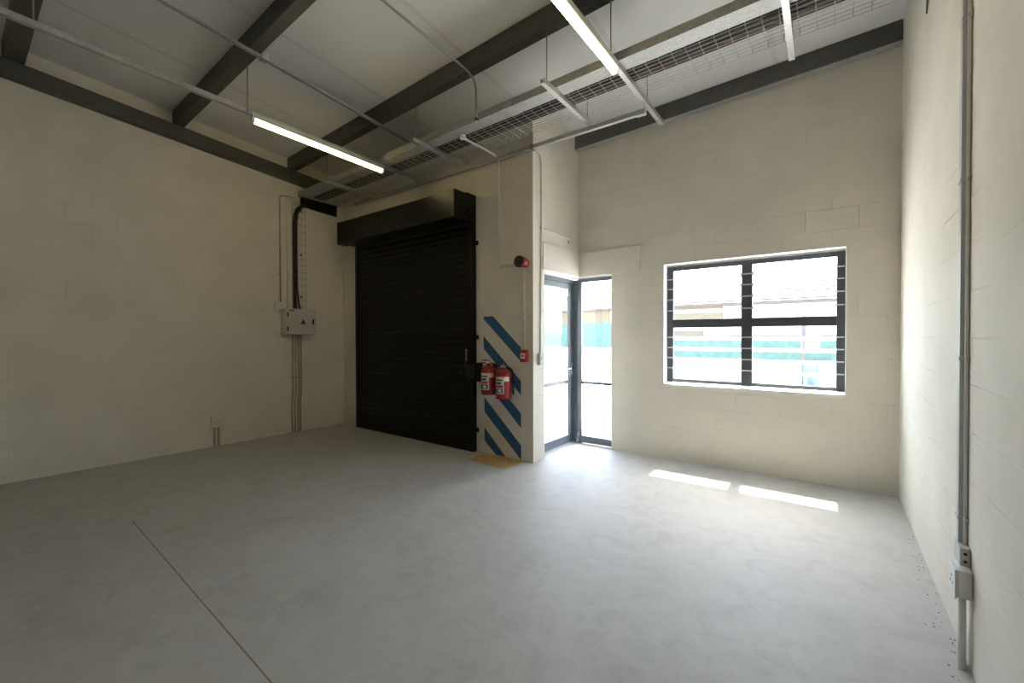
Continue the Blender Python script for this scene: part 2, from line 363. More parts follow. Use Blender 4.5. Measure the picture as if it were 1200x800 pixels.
# ------------------------------------------------------------------ louvre window
win = bpy.data.objects.new('window_1', None); C.objects.link(win); win.location = (-.72, YW+.147, .872); win['_w'] = tuple(win.location)
struct(win, 'dark framed louvre window of two by two sashes', 'window')
mb = MB()
for x0, x1 in ((-1.5545,-1.487), (-.780,-.678), (.029,.0945)): mb.box(x0, x1, FY0, FY1, .872, 2.205, .003)
for x0, x1 in ((-1.487,-.780), (-.678,.029)):
    for z0, z1 in ((.872,.910), (1.498,1.592), (2.156,2.205)): mb.box(x0, x1, FY0+.002, FY1-.002, z0, z1, .003)
mb.build('window_frame', M['alu'], win)
for x0, x1 in ((-1.487,-.780), (-.678,.029)):
    for z0, z1, zs in ((.910,1.498,(1.034,1.152,1.270,1.388)), (1.592,2.156,(1.696,1.823,1.945,2.058))):
        lv = [z0] + list(zs) + [z1]
        for a, b in zip(lv[:-1], lv[1:]):
            bl = MB(); y = FY0+.022
            bm = bl.hexa([(x0+.001,y+.006,a+.001),(x1-.001,y+.006,a+.001),(x1-.001,y+.011,a+.001),(x0+.001,y+.011,a+.001),
                          (x0+.001,y-.008,b+.004 if b != z1 else b-.001),(x1-.001,y-.008,b+.004 if b != z1 else b-.001),(x1-.001,y-.003,b+.004 if b != z1 else b-.001),(x0+.001,y-.003,b+.004 if b != z1 else b-.001)]).bm
            bm.faces.ensure_lookup_table()
            for i, f in enumerate(bm.faces): f.material_index = 1 if i in (0,1) else 0
            ob = bl.build('louvre_blade', [M['glass'], M['edge']], win)
            if b != z1: MB().hexa([(x0+.002,y-.0070,b-.032),(x1-.002,y-.0070,b-.032),(x1-.002,y-.0060,b-.032),(x0+.002,y-.0060,b-.032),
                (x0+.002,y-.0095,b+.003),(x1-.002,y-.0095,b+.003),(x1-.002,y-.0085,b+.003),(x0+.002,y-.0085,b+.003)]).build('glint_strip', M['glint'], ob)  # added strip, imitates the bright reflection band where blades overlap
# blade clips show as pale marks on the jambs
for zs in (1.034,1.152,1.270,1.388,1.696,1.823,1.945,2.058):
    for x0, x1 in ((-1.547,-1.482), (-.786,-.672), (.023,.088)):
        c = MB()
        c.box(x0, x1, FY0-.006, FY0+.001, zs-.006, zs+.006, .001)
        for ex in ((x0 if x0 > -1.5 else None), (x1 if x1 < .05 else None)):
            if ex is not None: c.box(ex-.008, ex+.009, FY0-.010, FY0+.010, zs-.013, zs+.013, .002)
        c.build('blade_clip', M['clip'], win)

# ------------------------------------------------------------------ glass corner door and sidelight
DXP = -2.78                                   # plane of the door
dr = bpy.data.objects.new('door_1', None); C.objects.link(dr); dr.location = (DXP, 4.6, 0); dr['_w'] = (DXP, 4.6, 0)
struct(dr, 'grey aluminium glazed door in the corner beside the pier', 'door')
mb = MB()
mb.box(DXP-.03, DXP+.03, 4.186, 4.226, 0, 2.145, .003)
mb.box(DXP-.03, DXP+.03, 4.226, 5.06, 2.095, 2.145, .003)
mb.build('door_frame', M['alu2'], dr)
mb = MB()                                     # leaf rails and stiles
mb.box(DXP-.022, DXP+.022, 4.230, 4.330, .012, 2.09, .003); mb.box(DXP-.022, DXP+.022, 4.965, 5.045, .012, 2.09, .003)
mb.box(DXP-.020, DXP+.020, 4.330, 4.965, 2.015, 2.09, .003); mb.box(DXP-.020, DXP+.020, 4.330, 4.965, .012, .115, .003)
mb.box(DXP-.020, DXP+.020, 4.330, 4.965, .783, .835, .003)
leaf = mb.build('door_leaf', M['alu2'], dr)
for z0, z1 in ((.115,.783), (.835,2.015)): MB().box(DXP-.003, DXP+.003, 4.330, 4.965, z0, z1).build('glass_pane', M['glass'], leaf)
mb = MB(); mb.box(DXP+.022, DXP+.030, 4.985, 5.025, .88, 1.06, .003)
mb.tube([(DXP+.028,5.005,.985),(DXP+.065,5.005,.985)], .009); mb.tube([(DXP+.062,5.010,.985),(DXP+.062,4.80,.985)], .009)
mb.tube([(DXP+.028,5.005,.92),(DXP+.040,5.005,.92)], .013)
mb.box(DXP-.030, DXP-.022, 4.985, 5.025, .88, 1.06, .003); mb.tube([(DXP-.062,5.010,.985),(DXP-.062,4.87,.985)], .009); mb.tube([(DXP-.028,5.005,.985),(DXP-.065,5.005,.985)], .009)
mb.build('door_handle', M['chrome'], leaf)
w2 = bpy.data.objects.new('window_2', None); C.objects.link(w2); w2.location = (-2.42, YW+.06, 0); w2['_w'] = (-2.42, YW+.06, 0)
struct(w2, 'fixed grey framed glass sidelight next to the corner door', 'window')
mb = MB()
mb.box(-2.80, -2.684, 5.062, 5.13, 0, 2.145, .004)                 # corner post
mb.box(-2.684, -2.634, YW+.04, YW+.09, 0, 2.155, .003); mb.box(-2.215, -2.193, YW+.04, YW+.09, 0, 2.155, .003)
for z0, z1 in ((.012,.100), (.782,.815), (2.108,2.155)): mb.box(-2.634, -2.215, YW+.042, YW+.088, z0, z1, .003)
fr2 = mb.build('window_frame', M['alu2'], w2)
for z0, z1 in ((.100,.782), (.815,2.108)): MB().box(-2.634, -2.215, YW+.062, YW+.068, z0, z1).build('glass_pane', M['glass'], w2)
mb = MB(); mb.box(-2.70, -2.675, YW+.02, YW+.036, .02, .13, .003); mb.tube([(-2.668,YW+.03,.02),(-2.668,YW+.03,.15)], .006)
mb.build('floor_bolt', M['chrome'], w2)
# white soffit over the opening and white jambs
mb = MB(); mb.box(XP-.22, XP, 4.17, YW+.19, LZ-.006, LZ+.001); mb.box(XP, DX1, YW-.002, YW+.19, LZ-.006, LZ+.001); mb.box(DX1-.005, DX1+.001, YW-.002, YW+.19, 0, LZ-.006)
mb.box(XP-.22, XP-.002, 4.166, 4.171, 0, LZ-.006)
struct(mb.build('trim_3', M['white_paint']), 'white painted soffit and jambs of the corner door opening', 'door reveal')

# ------------------------------------------------------------------ roof steel
def purlin(label, yweb, wfl, x0, x1, mat, far=True, h=.175, lip=.018):
    t = .004; s = 1 if far else -1
    prof = [(0,0),(s*wfl,0),(s*wfl,lip),(s*(wfl-t),lip),(s*(wfl-t),t),(s*t,t),(s*t,h-t),(s*(wfl-t),h-t),(s*(wfl-t),h-lip),(s*wfl,h-lip),(s*wfl,h),(0,h)]
    f = lambda X: (lambda dy, dz: (X, yweb+dy, zroof(X, yweb) + dz - .085*(max(-.2, dy))*0))
    o = MB().prism(prof, f(x0), f(x1)).build('roof_purlin', mat)
    if isinstance(mat, list):           # window shading put into the colour: downward faces pale, web dark
        for p in o.data.polygons:
            if p.normal.z < -.9: p.material_index = 1
    return tag(o, label, 'purlin', 'steel purlins across the roof')
purlin('dull steel purlin at the top left corner, nearest the viewer', .385, .14, XL+.005, XR-.005, M['dark_galv'])
purlin('dark steel purlin passing over the left batten light hanger, second from the viewer', 1.70, .10, XL+.005, XR-.005, M['dark_galv'])
purlin('long dark steel purlin behind both lit batten lights, third from the viewer', 3.05, .10, XL+.005, XR-.005, M['dark_galv'])
purlin('grey steel purlin along the top of the window wall', 4.90, .090, -2.70, XR-.005, [M['dark_galv'], M['galv']])
# sloping rafter against the left wall
xr0, xr1, t = XL+.004, XL+.10, .006
prof = [(xr1,0),(xr1,.165),(xr0,.165),(xr0,.159),(xr1-t,.159),(xr1-t,.012),(xr0,.012),(xr0,0)]
f = lambda Y: (lambda x, dz: (x + (.012 if dz <= .012 and x == xr1 else 0), Y, zroof(XL+.05, Y) - .170 + dz))
o = MB().prism(prof, f(YB+.01), f(3.55)).build('steel_rafter', M['dark_galv'])
tag(o, 'dark sloping steel rafter fixed high along the left wall', 'rafter')

# ------------------------------------------------------------------ hung strut channels
def chan(mb, a, b, w=.041, h=.041, t=.004):
    """slotted strut, open side up, from a to b (centre of underside)"""
    a, b = Vector(a), Vector(b); d = (b-a).normalized(); n = Vector((-d.y, d.x, 0)).normalized()
    prof = [(-w/2,0),(w/2,0),(w/2,h),(w/2-.010,h),(w/2-.010,h-t),(w/2-t,h-t),(w/2-t,t),(-w/2+t,t),(-w/2+t,h-t),(-w/2+.010,h-t),(-w/2+.010,h),(-w/2,h)]
    mb.prism(prof, lambda u, v: a + n*u + Vector((0,0,v)), lambda u, v: b + n*u + Vector((0,0,v)))
def strut(label, a, b, rods, mat=M['strut'], group='hung strut channels'):
    o = thing('strut_channel', label, 'channel', a, group)
    mb = MB(); chan(mb, a, b); mb.build('channel', mat, o)
    for (x, y, z0, z1) in rods:
        MB().tube([(x,y,z0),(x,y,z1)], .005, 8).build('hanger_rod', M['rod'], o)
        MB().lathe([(.014,0),(.014,.012),(.009,.012),(.009,.02)], (x,y,z0+.012), (0,0,1), 6).build('nut', M['rod'], o)
    return o
SZ = 3.48
def zt(x): return 3.475 + .0154*(x-XL)            # top of the hung channels
def zb(x): return zt(x) - .041
def zr(x, y): return zroof(x, y) - .001
strut('long galvanised strut channel carrying the left batten light', (-4.20,-1.0,zb(-4.3)), (-4.45,3.90,zb(-4.3)), [(-4.285,.40,zb(-4.3),zr(-4.285,.40)), (-4.31,1.72,zb(-4.3),zr(-4.31,1.72)), (-4.39,3.10,zb(-4.3),zr(-4.39,3.10))])
strut('strut channel nearest the left wall under the cable basket', (-5.40,3.08,zb(-5.4)), (-5.44,3.91,zb(-5.4)), [(-5.41,3.12,zb(-5.4),zr(-5.41,3.12))])
strut('strut channel under the basket above the roller shutter hood', (-3.59,3.03,zb(-3.6)), (-3.58,3.91,zb(-3.6)), [(-3.59,3.09,zb(-3.6),zr(-3.59,3.09))])
strut('short strut channel under the basket near the white pier', (-1.94,3.02,zb(-1.94)), (-1.95,3.91,zb(-1.94)), [(-1.94,3.09,zb(-1.94),zr(-1.94,3.09)), (-1.95,3.86,zb(-1.94),zroof(-1.95,3.86,SHEET))])
strut('strut channel that runs on from the right batten light towards the window wall', (-1.35,-.6,zb(-1.36)), (-1.378,4.36,zb(-1.36)), [(-1.352,1.74,zb(-1.36),zr(-1.352,1.74)), (-1.365,3.09,zb(-1.36),zr(-1.365,3.09)), (-1.375,3.92,zb(-1.36),zroof(-1.375,3.92,SHEET))])
strut('strut channel under the basket closest to the right wall', (-.24,2.2,zb(-.25)), (-.262,3.97,zb(-.25)), [(-.247,3.09,zb(-.25),zr(-.247,3.09)), (-.258,3.90,zb(-.25),zroof(-.258,3.90,SHEET))])
# channel along the shutter wall, ends on a bracket at the right light's channel
o = thing('strut_channel', 'strut channel running along the wall top from the shutter to the right light', 'channel', (-3.9,3.875,3.432), 'hung strut channels')
mb = MB(); chan(mb, (-5.95,3.885,3.436), (-1.38,3.885,3.436)); mb.build('channel', M['strut'], o)
mb = MB(); mb.box(-1.46, -1.376, 3.86, 3.91, 3.428, 3.434, .001); mb.box(-1.384, -1.378, 3.86, 3.91, 3.434, 3.50, .001); mb.build('angle_bracket', M['strut'], o)
mb = MB(); mb.tube([(-2.62,3.885,3.42),(-2.62,3.885,3.62)], .005); mb.box(-2.64,-2.60,3.86,3.91,3.425,3.485,.003); mb.build('hanger_clamp', M['rod'], o)

# ------------------------------------------------------------------ batten lights
def batten(label, x, y0, y1, skew=0.0):
    zt = zb(x) + .001
    o = thing('batten_light', label, 'light', (x, (y0+y1)/2, zt-.085), 'fluorescent battens on strut channels')
    sx = lambda y: x + skew*(y-y0)/(y1-y0)
    def bar(name, pr, mat, ya, yb):
        MB().prism(pr, lambda u, v: (sx(ya)+u, ya, zt+v), lambda u, v: (sx(yb)+u, yb, zt+v)).build(name, mat, o)
    bar('housing', [(-.030,-.040),(-.034,-.036),(-.034,0),(.034,0),(.034,-.036),(.030,-.040)], M['batten'], y0, y1)
    n = 10
    arcp = [(.027*math.cos(PI+k*PI/n), -.0405-.010+.030*math.sin(PI+k*PI/n)) for k in range(n+1)]
    bar('diffuser', [(.027,-.0405)] + [(-.027,-.0405)] + arcp, M['tube'], y0+.022, y1-.022)
    for a, b in ((y0, y0+.021), (y1-.021, y1)):
        bar('end_cap', [(-.030,-.0405),(.030,-.0405),(.030,-.062),(.018,-.083),(-.018,-.083),(-.030,-.062)], M['wplas'], a, b)
    return o
batten('lit fluorescent batten at the left, hung over the floor in front of the shutter', -4.315, 1.75, 3.25, -.07)
batten('lit fluorescent batten at the top centre, cut by the upper edge', -1.355, 1.66, 3.17, -.008)

# ------------------------------------------------------------------ wire cable basket and its cables
BX0, BX1, BY0, BY1, BH = XL+.02, XR-.01, 3.385, 3.765, .055
def bz(x): return zt(x) + .006
o = thing('cable_basket', 'long galvanised wire cable basket under the roof across the room', 'cable tray', (-2.9, 3.57, bz(-2.9)))
mb = MB()
for y in [BY0 + i*(BY1-BY0)/8 for i in range(9)]: mb.tube([(BX0,y,bz(BX0)),(BX1,y,bz(BX1))], .0022, 5)
for y in (BY0, BY1):
    for h in (.028, BH): mb.tube([(BX0,y,bz(BX0)+h),(BX1,y,bz(BX1)+h)], .0028 if h == BH else .0022, 5)
mb.build('long_wires', M['wire'], o)
mb = MB(); x = BX0+.03
while x < BX1:
    z = bz(x); mb.tube([(x,BY0,z+BH),(x,BY0,z-.003),(x,BY1,z-.003),(x,BY1,z+BH)], .0022, 5); x += .1
mb.build('cross_wires', M['wire'], o)
for x in (-5.42,-3.59,-1.945,-1.37,-.255): MB().box(x-.018, x+.018, 3.56, 3.59, bz(x)-.006, bz(x)+.006, .002).build('hold_down_clip', M['rod'], o)
CG = 'power cables lying in the overhead basket'
for row in range(2):
    for k in range(7):
        y = 3.400 + k*.0262 + row*.008; r = .0115; n = 26; pts = []
        for i in range(n+1):
            xx = XL+.10 + (XR-.03-XL-.10)*i/n
            pts.append((xx, y + .0012*math.sin(i*1.3+k*2.1+row), bz(xx)+.0042+r + row*.0255 + .0008*math.sin(i*.9+k)))
        c = MB().tube(pts, r, 8).build('power_cable', M['black' if k < 2 or (k+row) % 3 == 0 else 'brown'])
        tag(c, 'dark sheathed power cable lying in the overhead wire basket', 'cable', CG)
# solid trunking beside the basket
o = thing('cable_trunking', 'bright galvanised cable trunking resting on the strut channels beside the wire basket', 'trunking', (-2.9, 3.28, zt(-2.9)))
def pl(X): return lambda y, z: (X, y, zt(X)+.0005+z)
ty0, ty1, th = 3.20, 3.352, .066
MB().prism([(ty0,0),(ty1,0),(ty1,th),(ty1-.003,th),(ty1-.003,.003),(ty0+.003,.003),(ty0+.003,th),(ty0,th)], pl(XL+.003), pl(XR-.004)).build('trough', M['galv'], o)
MB().prism([(ty0-.002,th-.012),(ty0,th-.012),(ty0,th+.001),(ty1,th+.001),(ty1,th-.012),(ty1+.002,th-.012),(ty1+.002,th+.003),(ty0-.002,th+.003)], pl(XL+.003), pl(XR-.004)).build('lid', M['galv'], o)
for x in (-4.9, -2.45, .02):
    MB().prism([(ty0-.003,-.0015),(ty1+.003,-.0015),(ty1+.003,.0),(ty0-.0005,.0),(ty0-.0005,th-.014),(ty0-.003,th-.014)], pl(x-.05), pl(x+.05)).build('joint_plate', M['strut'], o)

# ------------------------------------------------------------------ roller shutter
HX0, HX1 = -5.90, -3.486
o = thing('roller_shutter', 'closed charcoal steel roller shutter door with box hood', 'roller shutter', (-4.7, 3.9, 0))
# curtain of curved slats
prof = []; z = .075; pitch = .0765
while z < 2.80:
    for k in range(6):
        a = k/6
        prof.append((-.011*math.sin(PI*a) , z + a*pitch*.86))
    prof.append((.004, z + pitch*.90)); prof.append((.004, z + pitch*.97)); z += pitch
front = [(3.893+p, q) for p, q in prof]; back = [(3.905, q) for p, q in reversed(prof)]
mb = MB()
bm = mb.bm
A = [[bm.verts.new((X, y, zz)) for y, zz in front] for X in (-5.862, -3.545)]
for i in range(len(front)-1): bm.faces.new((A[0][i], A[1][i], A[1][i+1], A[0][i+1]))
mb.box(-5.862, -3.545, 3.905, 3.912, .075, 2.80)
mb.build('curtain', M['char'], o)
mb = MB(); mb.box(-5.862, -3.545, 3.880, 3.915, .0, .075, .004); mb.box(-5.862, -3.545, 3.866, 3.886, .012, .026, .003); mb.build('bottom_rail', M['char'], o)
for x0, x1 in ((-5.925,-5.856), (-3.556,-3.487)):
    mb = MB(); s = 1 if x0 < -5 else -1
    mb.box(x0, x1, 3.868, 3.876, .0, 2.80, .002); mb.box(x0, x1, 3.925, 3.934, 0, 2.80, .002)
    xe = x0 if s == 1 else x1
    mb.box(min(xe, xe+s*.012), max(xe, xe+s*.012), 3.874, 3.927, 0, 2.80, .001)
    mb.build('guide_rail', M['char'], o)
hy = 3.570
mb = MB(); mb.box(HX0+.012, HX1-.012, hy, hy+.006, 2.785, 3.098, .002); mb.box(HX0+.012, HX1-.012, hy+.004, YS-.004, 3.092, 3.098, .002)
mb.box(HX0+.012, HX1-.012, hy+.004, 3.872, 2.785, 2.791, .002)
mb.build('hood', M['hood'], o)
MB().tube([(HX0+.02,3.76,2.945),(HX1-.02,3.76,2.945)], .115, 20).build('curtain_roll', M['char'], o)
for x0 in (HX0, HX1-.012):
    mb = MB(); mb.prism([(hy-.012,2.775),(3.70,2.775),(3.78,2.79),(YS-.003,2.79),(YS-.003,3.115),(3.76,3.115),(3.74,3.102),(hy-.012,3.104)], lambda y, zz: (x0, y, zz), lambda y, zz: (x0+.012, y, zz))
    mb.build('end_plate', M['char'], o)
mb = MB(); mb.lathe([(.028,0),(.028,.03),(.02,.034)], (HX1, 3.78, 2.90), (1,0,0), 16); mb.box(HX1, HX1+.02, 3.80, 3.86, 2.80, 2.86, .004); mb.build('axle_boss', M['char'], o)
for x in (HX0+.05, HX1-.045): MB().lathe([(.011,0),(.011,.005),(.006,.008)], (x, hy, 2.815), (0,-1,0), 12).build('hood_rivet', M['chrome'], o)
for z in (.264, 1.394, 2.54):
    mb = MB(); mb.box(-3.487, -3.447, 3.918, 3.934, z-.025, z+.025, .003); mb.tube([(-3.462,3.918,z),(-3.462,3.910,z)], .009, 8); mb.build('fixing_lug', M['char'], o)
mb = MB(); mb.box(-3.60, -3.40, 3.850, 3.867, .90, 1.06, .006); mb.box(-3.44, -3.385, 3.850, 3.932, .86, 1.09, .006); mb.tube([(-3.58,3.856,.98),(-3.70,3.856,.95)], .012, 10); mb.build('lock_plate', M['bplas'], o)
mb = MB(); mb.box(-3.600, -3.580, 3.858, 3.866, 1.10, 1.25, .003); mb.tube([(-3.590,3.858,1.08),(-3.590,3.840,1.08)], .007, 8); mb.build('slide_bolt', M['chrome'], o)['label'] = 'pale metal slide bolt'

# ------------------------------------------------------------------ hazard stripes and floor patch
o = thing('hazard_stripes', 'blue diagonal stripes painted on the wall beside the shutter', 'painted stripes', (-3.09, YS, 0))
yy = YS-.0012
for poly in ([(-3.371,1.643),(-3.225,1.643),(-2.819,1.276),(-2.819,1.118),(-3.371,1.612)],
             [(-3.371,1.408),(-2.819,.898),(-2.819,.738),(-3.371,1.258)],
             [(-3.371,1.039),(-2.819,.526),(-2.819,.365),(-3.371,.880)],
             [(-3.362,.672),(-2.819,.168),(-2.819,.003),(-3.362,.495)],
             [(-3.362,.307),(-3.044,.003),(-3.185,.003),(-3.362,.147)]):
    MB().prism(poly, lambda x, z: (x, yy, z), lambda x, z: (x, YS-.0002, z)).build('stripe', M['blue'], o)
MB().prism([(-3.35,3.766),(-3.322,3.930),(-2.80,3.930),(-2.745,3.79),(-2.800,3.562),(-3.290,3.588)], lambda x, y: (x, y, .0015), lambda x, y: (x, y, -.0005)).build('floor_marking', M['yellow'])
tag(bpy.data.objects['floor_marking'], 'faded yellow painted patch on the floor below the fire extinguishers', 'floor marking')

# ------------------------------------------------------------------ fire extinguishers
def extinguisher(label, x, z0):
    y = 3.815; r = .088
    o = thing('fire_extinguisher', label, 'fire extinguisher', (x, y, z0), 'fire extinguishers on the wall')
    MB().lathe([(r*.80,0),(r*.95,.004),(r,.016),(r,.262),(r*.985,.276),(r*.90,.298),(r*.70,.316),(r*.42,.327),(.026,.331),(.026,.340)], (x,y,z0), (0,0,1), 36).build('cylinder', M['red'], o)
    MB().lathe([(r*.97,0),(r*1.02,.002),(r*1.02,.012),(r*.97,.014)], (x,y,z0), (0,0,1), 36).build('foot_ring', M['red'], o)
    mb = MB(); mb.lathe([(.020,0),(.020,.03),(.014,.034),(.014,.05)], (x,y,z0+.338), (0,0,1), 16); mb.tube([(x,y,z0+.360),(x+.045,y-.01,z0+.360)], .010, 10)
    v = mb.build('valve', M['chrome'], o)
    mb = MB()
    mb.prism([(-.012,.360),(-.070,.364),(-.095,.352),(-.095,.360),(-.070,.374),(.014,.372)], lambda a, b: (x+a, y-.011, z0+b), lambda a, b: (x+a, y+.011, z0+b))
    mb.prism([(.012,.378),(-.065,.390),(-.098,.386),(-.098,.394),(-.065,.400),(.014,.390)], lambda a, b: (x+a, y-.011, z0+b), lambda a, b: (x+a, y+.011, z0+b))
    mb.build('squeeze_handle', M['red'], o)
    mb = MB(); mb.lathe([(.017,0),(.017,.012),(.013,.016)], (x-.005, y-.020, z0+.363), (0,-1,0), 16); g = mb.build('pressure_gauge', M['chrome'], o)
    pts = [(x+.045,y-.01,z0+.360),(x+.066,y+.02,z0+.352),(x+.078,y+.055,z0+.325),(x+.082,y+.068,z0+.28),(x+.082,y+.070,z0+.20),(x+.082,y+.070,z0+.10),(x+.082,y+.070,z0+.045)]
    mb = MB(); mb.tube(pts, [.008]*5+[.010,.013], 10); mb.build('hose', M['black'], o)
    # wrap-round labels on the camera side
    def wrap(a0, a1, z1, z2, mat, name, off=.0008):
        mb = MB(); n = 14
        ring = []
        for i in range(n+1):
            a = math.radians(a0 + (a1-a0)*i/n)
            for rr in (r+off-.0007, r+off):
                for z in (z1, z2): ring.append(mb.bm.verts.new((x+rr*math.cos(a), y+rr*math.sin(a), z0+z)))
        for i in range(n):
            p, q = ring[4*i:4*i+4], ring[4*i+4:4*i+8]
            mb.bm.faces.new((p[2],q[2],q[3],p[3])); mb.bm.faces.new((p[0],p[1],q[1],q[0])); mb.bm.faces.new((p[1],p[3],q[3],q[1])); mb.bm.faces.new((p[0],q[0],q[2],p[2]))
        return mb.build(name, mat, o)
    wrap(222, 352, .200, .250, M['label_w'], 'label_band')
    wrap(222, 312, .058, .1999, M['label_w'], 'instruction_label')
    wrap(232, 302, .070, .120, M['label_b'], 'label_print', .0014)
    wrap(262, 292, .078, .110, M['label_w'], 'label_print', .0018)
    wrap(232, 302, .130, .156, M['redp'], 'label_print', .0014)
    wrap(240, 290, .166, .190, M['label_b'], 'label_print', .0014)
    wrap(228, 300, .206, .220, M['bplas'], 'label_print', .0014)
    MB().box(x-.02, x+.02, y+r, YS-.001, z0+.20, z0+.34, .003).build('wall_bracket', M['black'], o); MB().box(x-.035, x+.035, y+.055, YS-.001, z0-.012, z0-.004, .003).build('foot_bracket', M['black'], o)
    return o
extinguisher('red dry powder extinguisher nearer the shutter, partly behind the other', -3.192, .735)
extinguisher('red dry powder extinguisher nearer the pier, in front of the other', -2.974, .703)

# ------------------------------------------------------------------ alarm bell, call point and their white conduits
bx, bz = -2.748, 2.222
o = thing('alarm_sounder', 'round red alarm sounder with a black front on the wall above the extinguishers', 'alarm', (bx, YS, bz))
MB().lathe([(.050,0),(.050,.030),(.056,.034),(.056,.050),(.050,.056),(.050,.085),(.058,.105),(.058,.118)], (bx,YS-.001,bz), (0,-1,0), 32).build('body', M['redp'], o)
mb = MB(); mb.lathe([(.062,.112),(.064,.118),(.064,.140),(.056,.146),(.050,.136),(.030,.134),(.012,.140),(.001,.141)], (bx,YS-.001,bz), (0,-1,0), 32); mb.build('horn', M['bplas'], o)['label'] = 'black sounder front'
for k in range(6):
    a = k*PI/3+.3
    MB().box(bx+.054*math.cos(a)-.006, bx+.054*math.cos(a)+.006, YS-.075, YS-.06, bz+.054*math.sin(a)-.006, bz+.054*math.sin(a)+.006, .002).build('lug', M['bplas'], o)
o = thing('call_point', 'small red manual call point at the right end of the blue stripes', 'call point', (-2.760, YS, 1.18))
MB().box(-2.805, -2.713, YS-.045, YS, 1.115, 1.255, .006).build('housing', M['redp'], o)
mb = MB(); mb.box(-2.788, -2.732, YS-.049, YS-.044, 1.155, 1.215, .002); mb.build('press_plate', M['label_w'], o)
MB().lathe([(.012,0),(.012,.003)], (-2.76,YS-.049,1.185), (0,-1,0), 16).build('press_dot', M['bplas'], o)
MB().box(-2.775, -2.745, YS-.047, YS-.044, 1.126, 1.140, .001).build('test_key_slot', M['bplas'], o)

R = .0105
def conduit(name, label, pts, bend, mat, r=R, saddles=(), wall=None, cat='conduit', group=None):
    o = thing(name, label, cat, tuple(pts[-1]), group)
    MB().tube(bent(pts, bend), r, 12).build('pipe', mat, o)
    for p, ax in saddles:
        p = Vector(p); mb = MB()
        if ax == 'z': mb.lathe([(r*1.35,-.009),(r*1.35,.009)], p, (0,0,1), 12)
        elif ax == 'y': mb.lathe([(r*1.35,-.009),(r*1.35,.009)], p, (0,1,0), 12)
        else: mb.lathe([(r*1.35,-.009),(r*1.35,.009)], p, (1,0,0), 12)
        w = Vector(wall)
        a = p + w*r*.2
        s1 = Vector((0,0,1)) if ax != 'z' else (Vector((1,0,0)) if abs(w.y) else Vector((0,1,0)))
        for sg in (-1, 1):
            q = p + w*(r*.75) + s1*sg*r*1.9
            mb.box(q.x-.006, q.x+.006, q.y-.006, q.y+.006, q.z-.006, q.z+.006, .001)
        mb.build('saddle', mat, o)
    return o
cy = YS-.0125
o = conduit('white_conduit', 'white conduit dropping from the wire basket down the wall to the red alarm', [(-3.120,3.36,3.490),(-3.118,cy,3.490),(-3.118,cy,2.245)], .11, M['wplas'], saddles=[((-3.118,cy,3.0),'z'),((-3.118,cy,2.55),'z')], wall=(0,1,0))
mb = MB(); mb.lathe([(.030,0),(.030,.034),(.026,.038)], (-3.120,3.315,3.478), (0,.0,1), 18); mb.tube([(-3.12,3.335,3.49),(-3.12,3.372,3.49)], .014, 12); mb.build('junction_box', M['wplas'], o)
mb = MB(); mb.lathe([(.024,0),(.024,.024),(.020,.028)], (-3.118,YS-.001,2.225), (0,-1,0), 18); mb.build('elbow_box', M['wplas'], o)
mb = MB(); mb.tube([(-3.095,cy,2.222),(-2.80,cy,2.222)], R, 12); mb.build('pipe', M['wplas'], o)
conduit('white_conduit', 'straight white conduit between the red alarm and the call point', [(-2.764,cy,2.172),(-2.764,cy,1.255)], .05, M['wplas'], saddles=[((-2.764,cy,2.02),'z'),((-2.764,cy,1.60),'z')], wall=(0,1,0))
# conduit on the white return face of the pier
cx = XP+.0125
o = thing('white_conduit', 'white conduit down the pale pier edge beside the corner door', 'conduit', (cx, 4.066, 1.215))
MB().tube(bent([(cx,3.952,3.452),(cx,4.094,3.452),(cx,4.094,2.66)], .085) + [(cx,4.094,2.62),(cx,4.078,1.9),(cx,4.066,1.215)], R, 12).build('pipe', M['wplas'], o)
mb = MB(); mb.lathe([(.022,0),(.022,.024),(.018,.028)], (XP+.001,4.094,2.632), (1,0,0), 18); mb.build('tee_box', M['wplas'], o)
MB().tube([(cx,4.11,2.632),(cx,4.715,2.612)], R, 12).build('branch_pipe', M['wplas'], o)
mb = MB(); mb.lathe([(.018,0),(.018,.022),(.014,.026)], (XP+.001,4.722,2.600), (1,0,0), 16); mb.box(XP+.001, XP+.022, 4.710, 4.735, 2.56, 2.60, .003); mb.build('end_elbow', M['wplas'], o)
for z, y in ((3.05,4.094),(2.30,4.087),(1.98,4.080),(1.52,4.071)):
    mb = MB(); mb.box(XP+.001, XP+.006, y-.026, y+.026, z-.008, z+.008, .001); mb.lathe([(R*1.3,-.008),(R*1.3,.008)], (cx,y,z), (0,0,1), 12); mb.build('saddle', M['wplas'], o)
o = thing('switch_box', 'small grey switch box on the pier edge at the lower end of its conduit', 'switch', (XP, 4.062, 1.075))
MB().box(XP+.001, XP+.040, 4.020, 4.104, 1.080, 1.213, .005).build('housing', M['gplas'], o); MB().box(XP+.040, XP+.046, 4.046, 4.078, 1.13, 1.17, .002).build('rocker', M['wplas'], o)

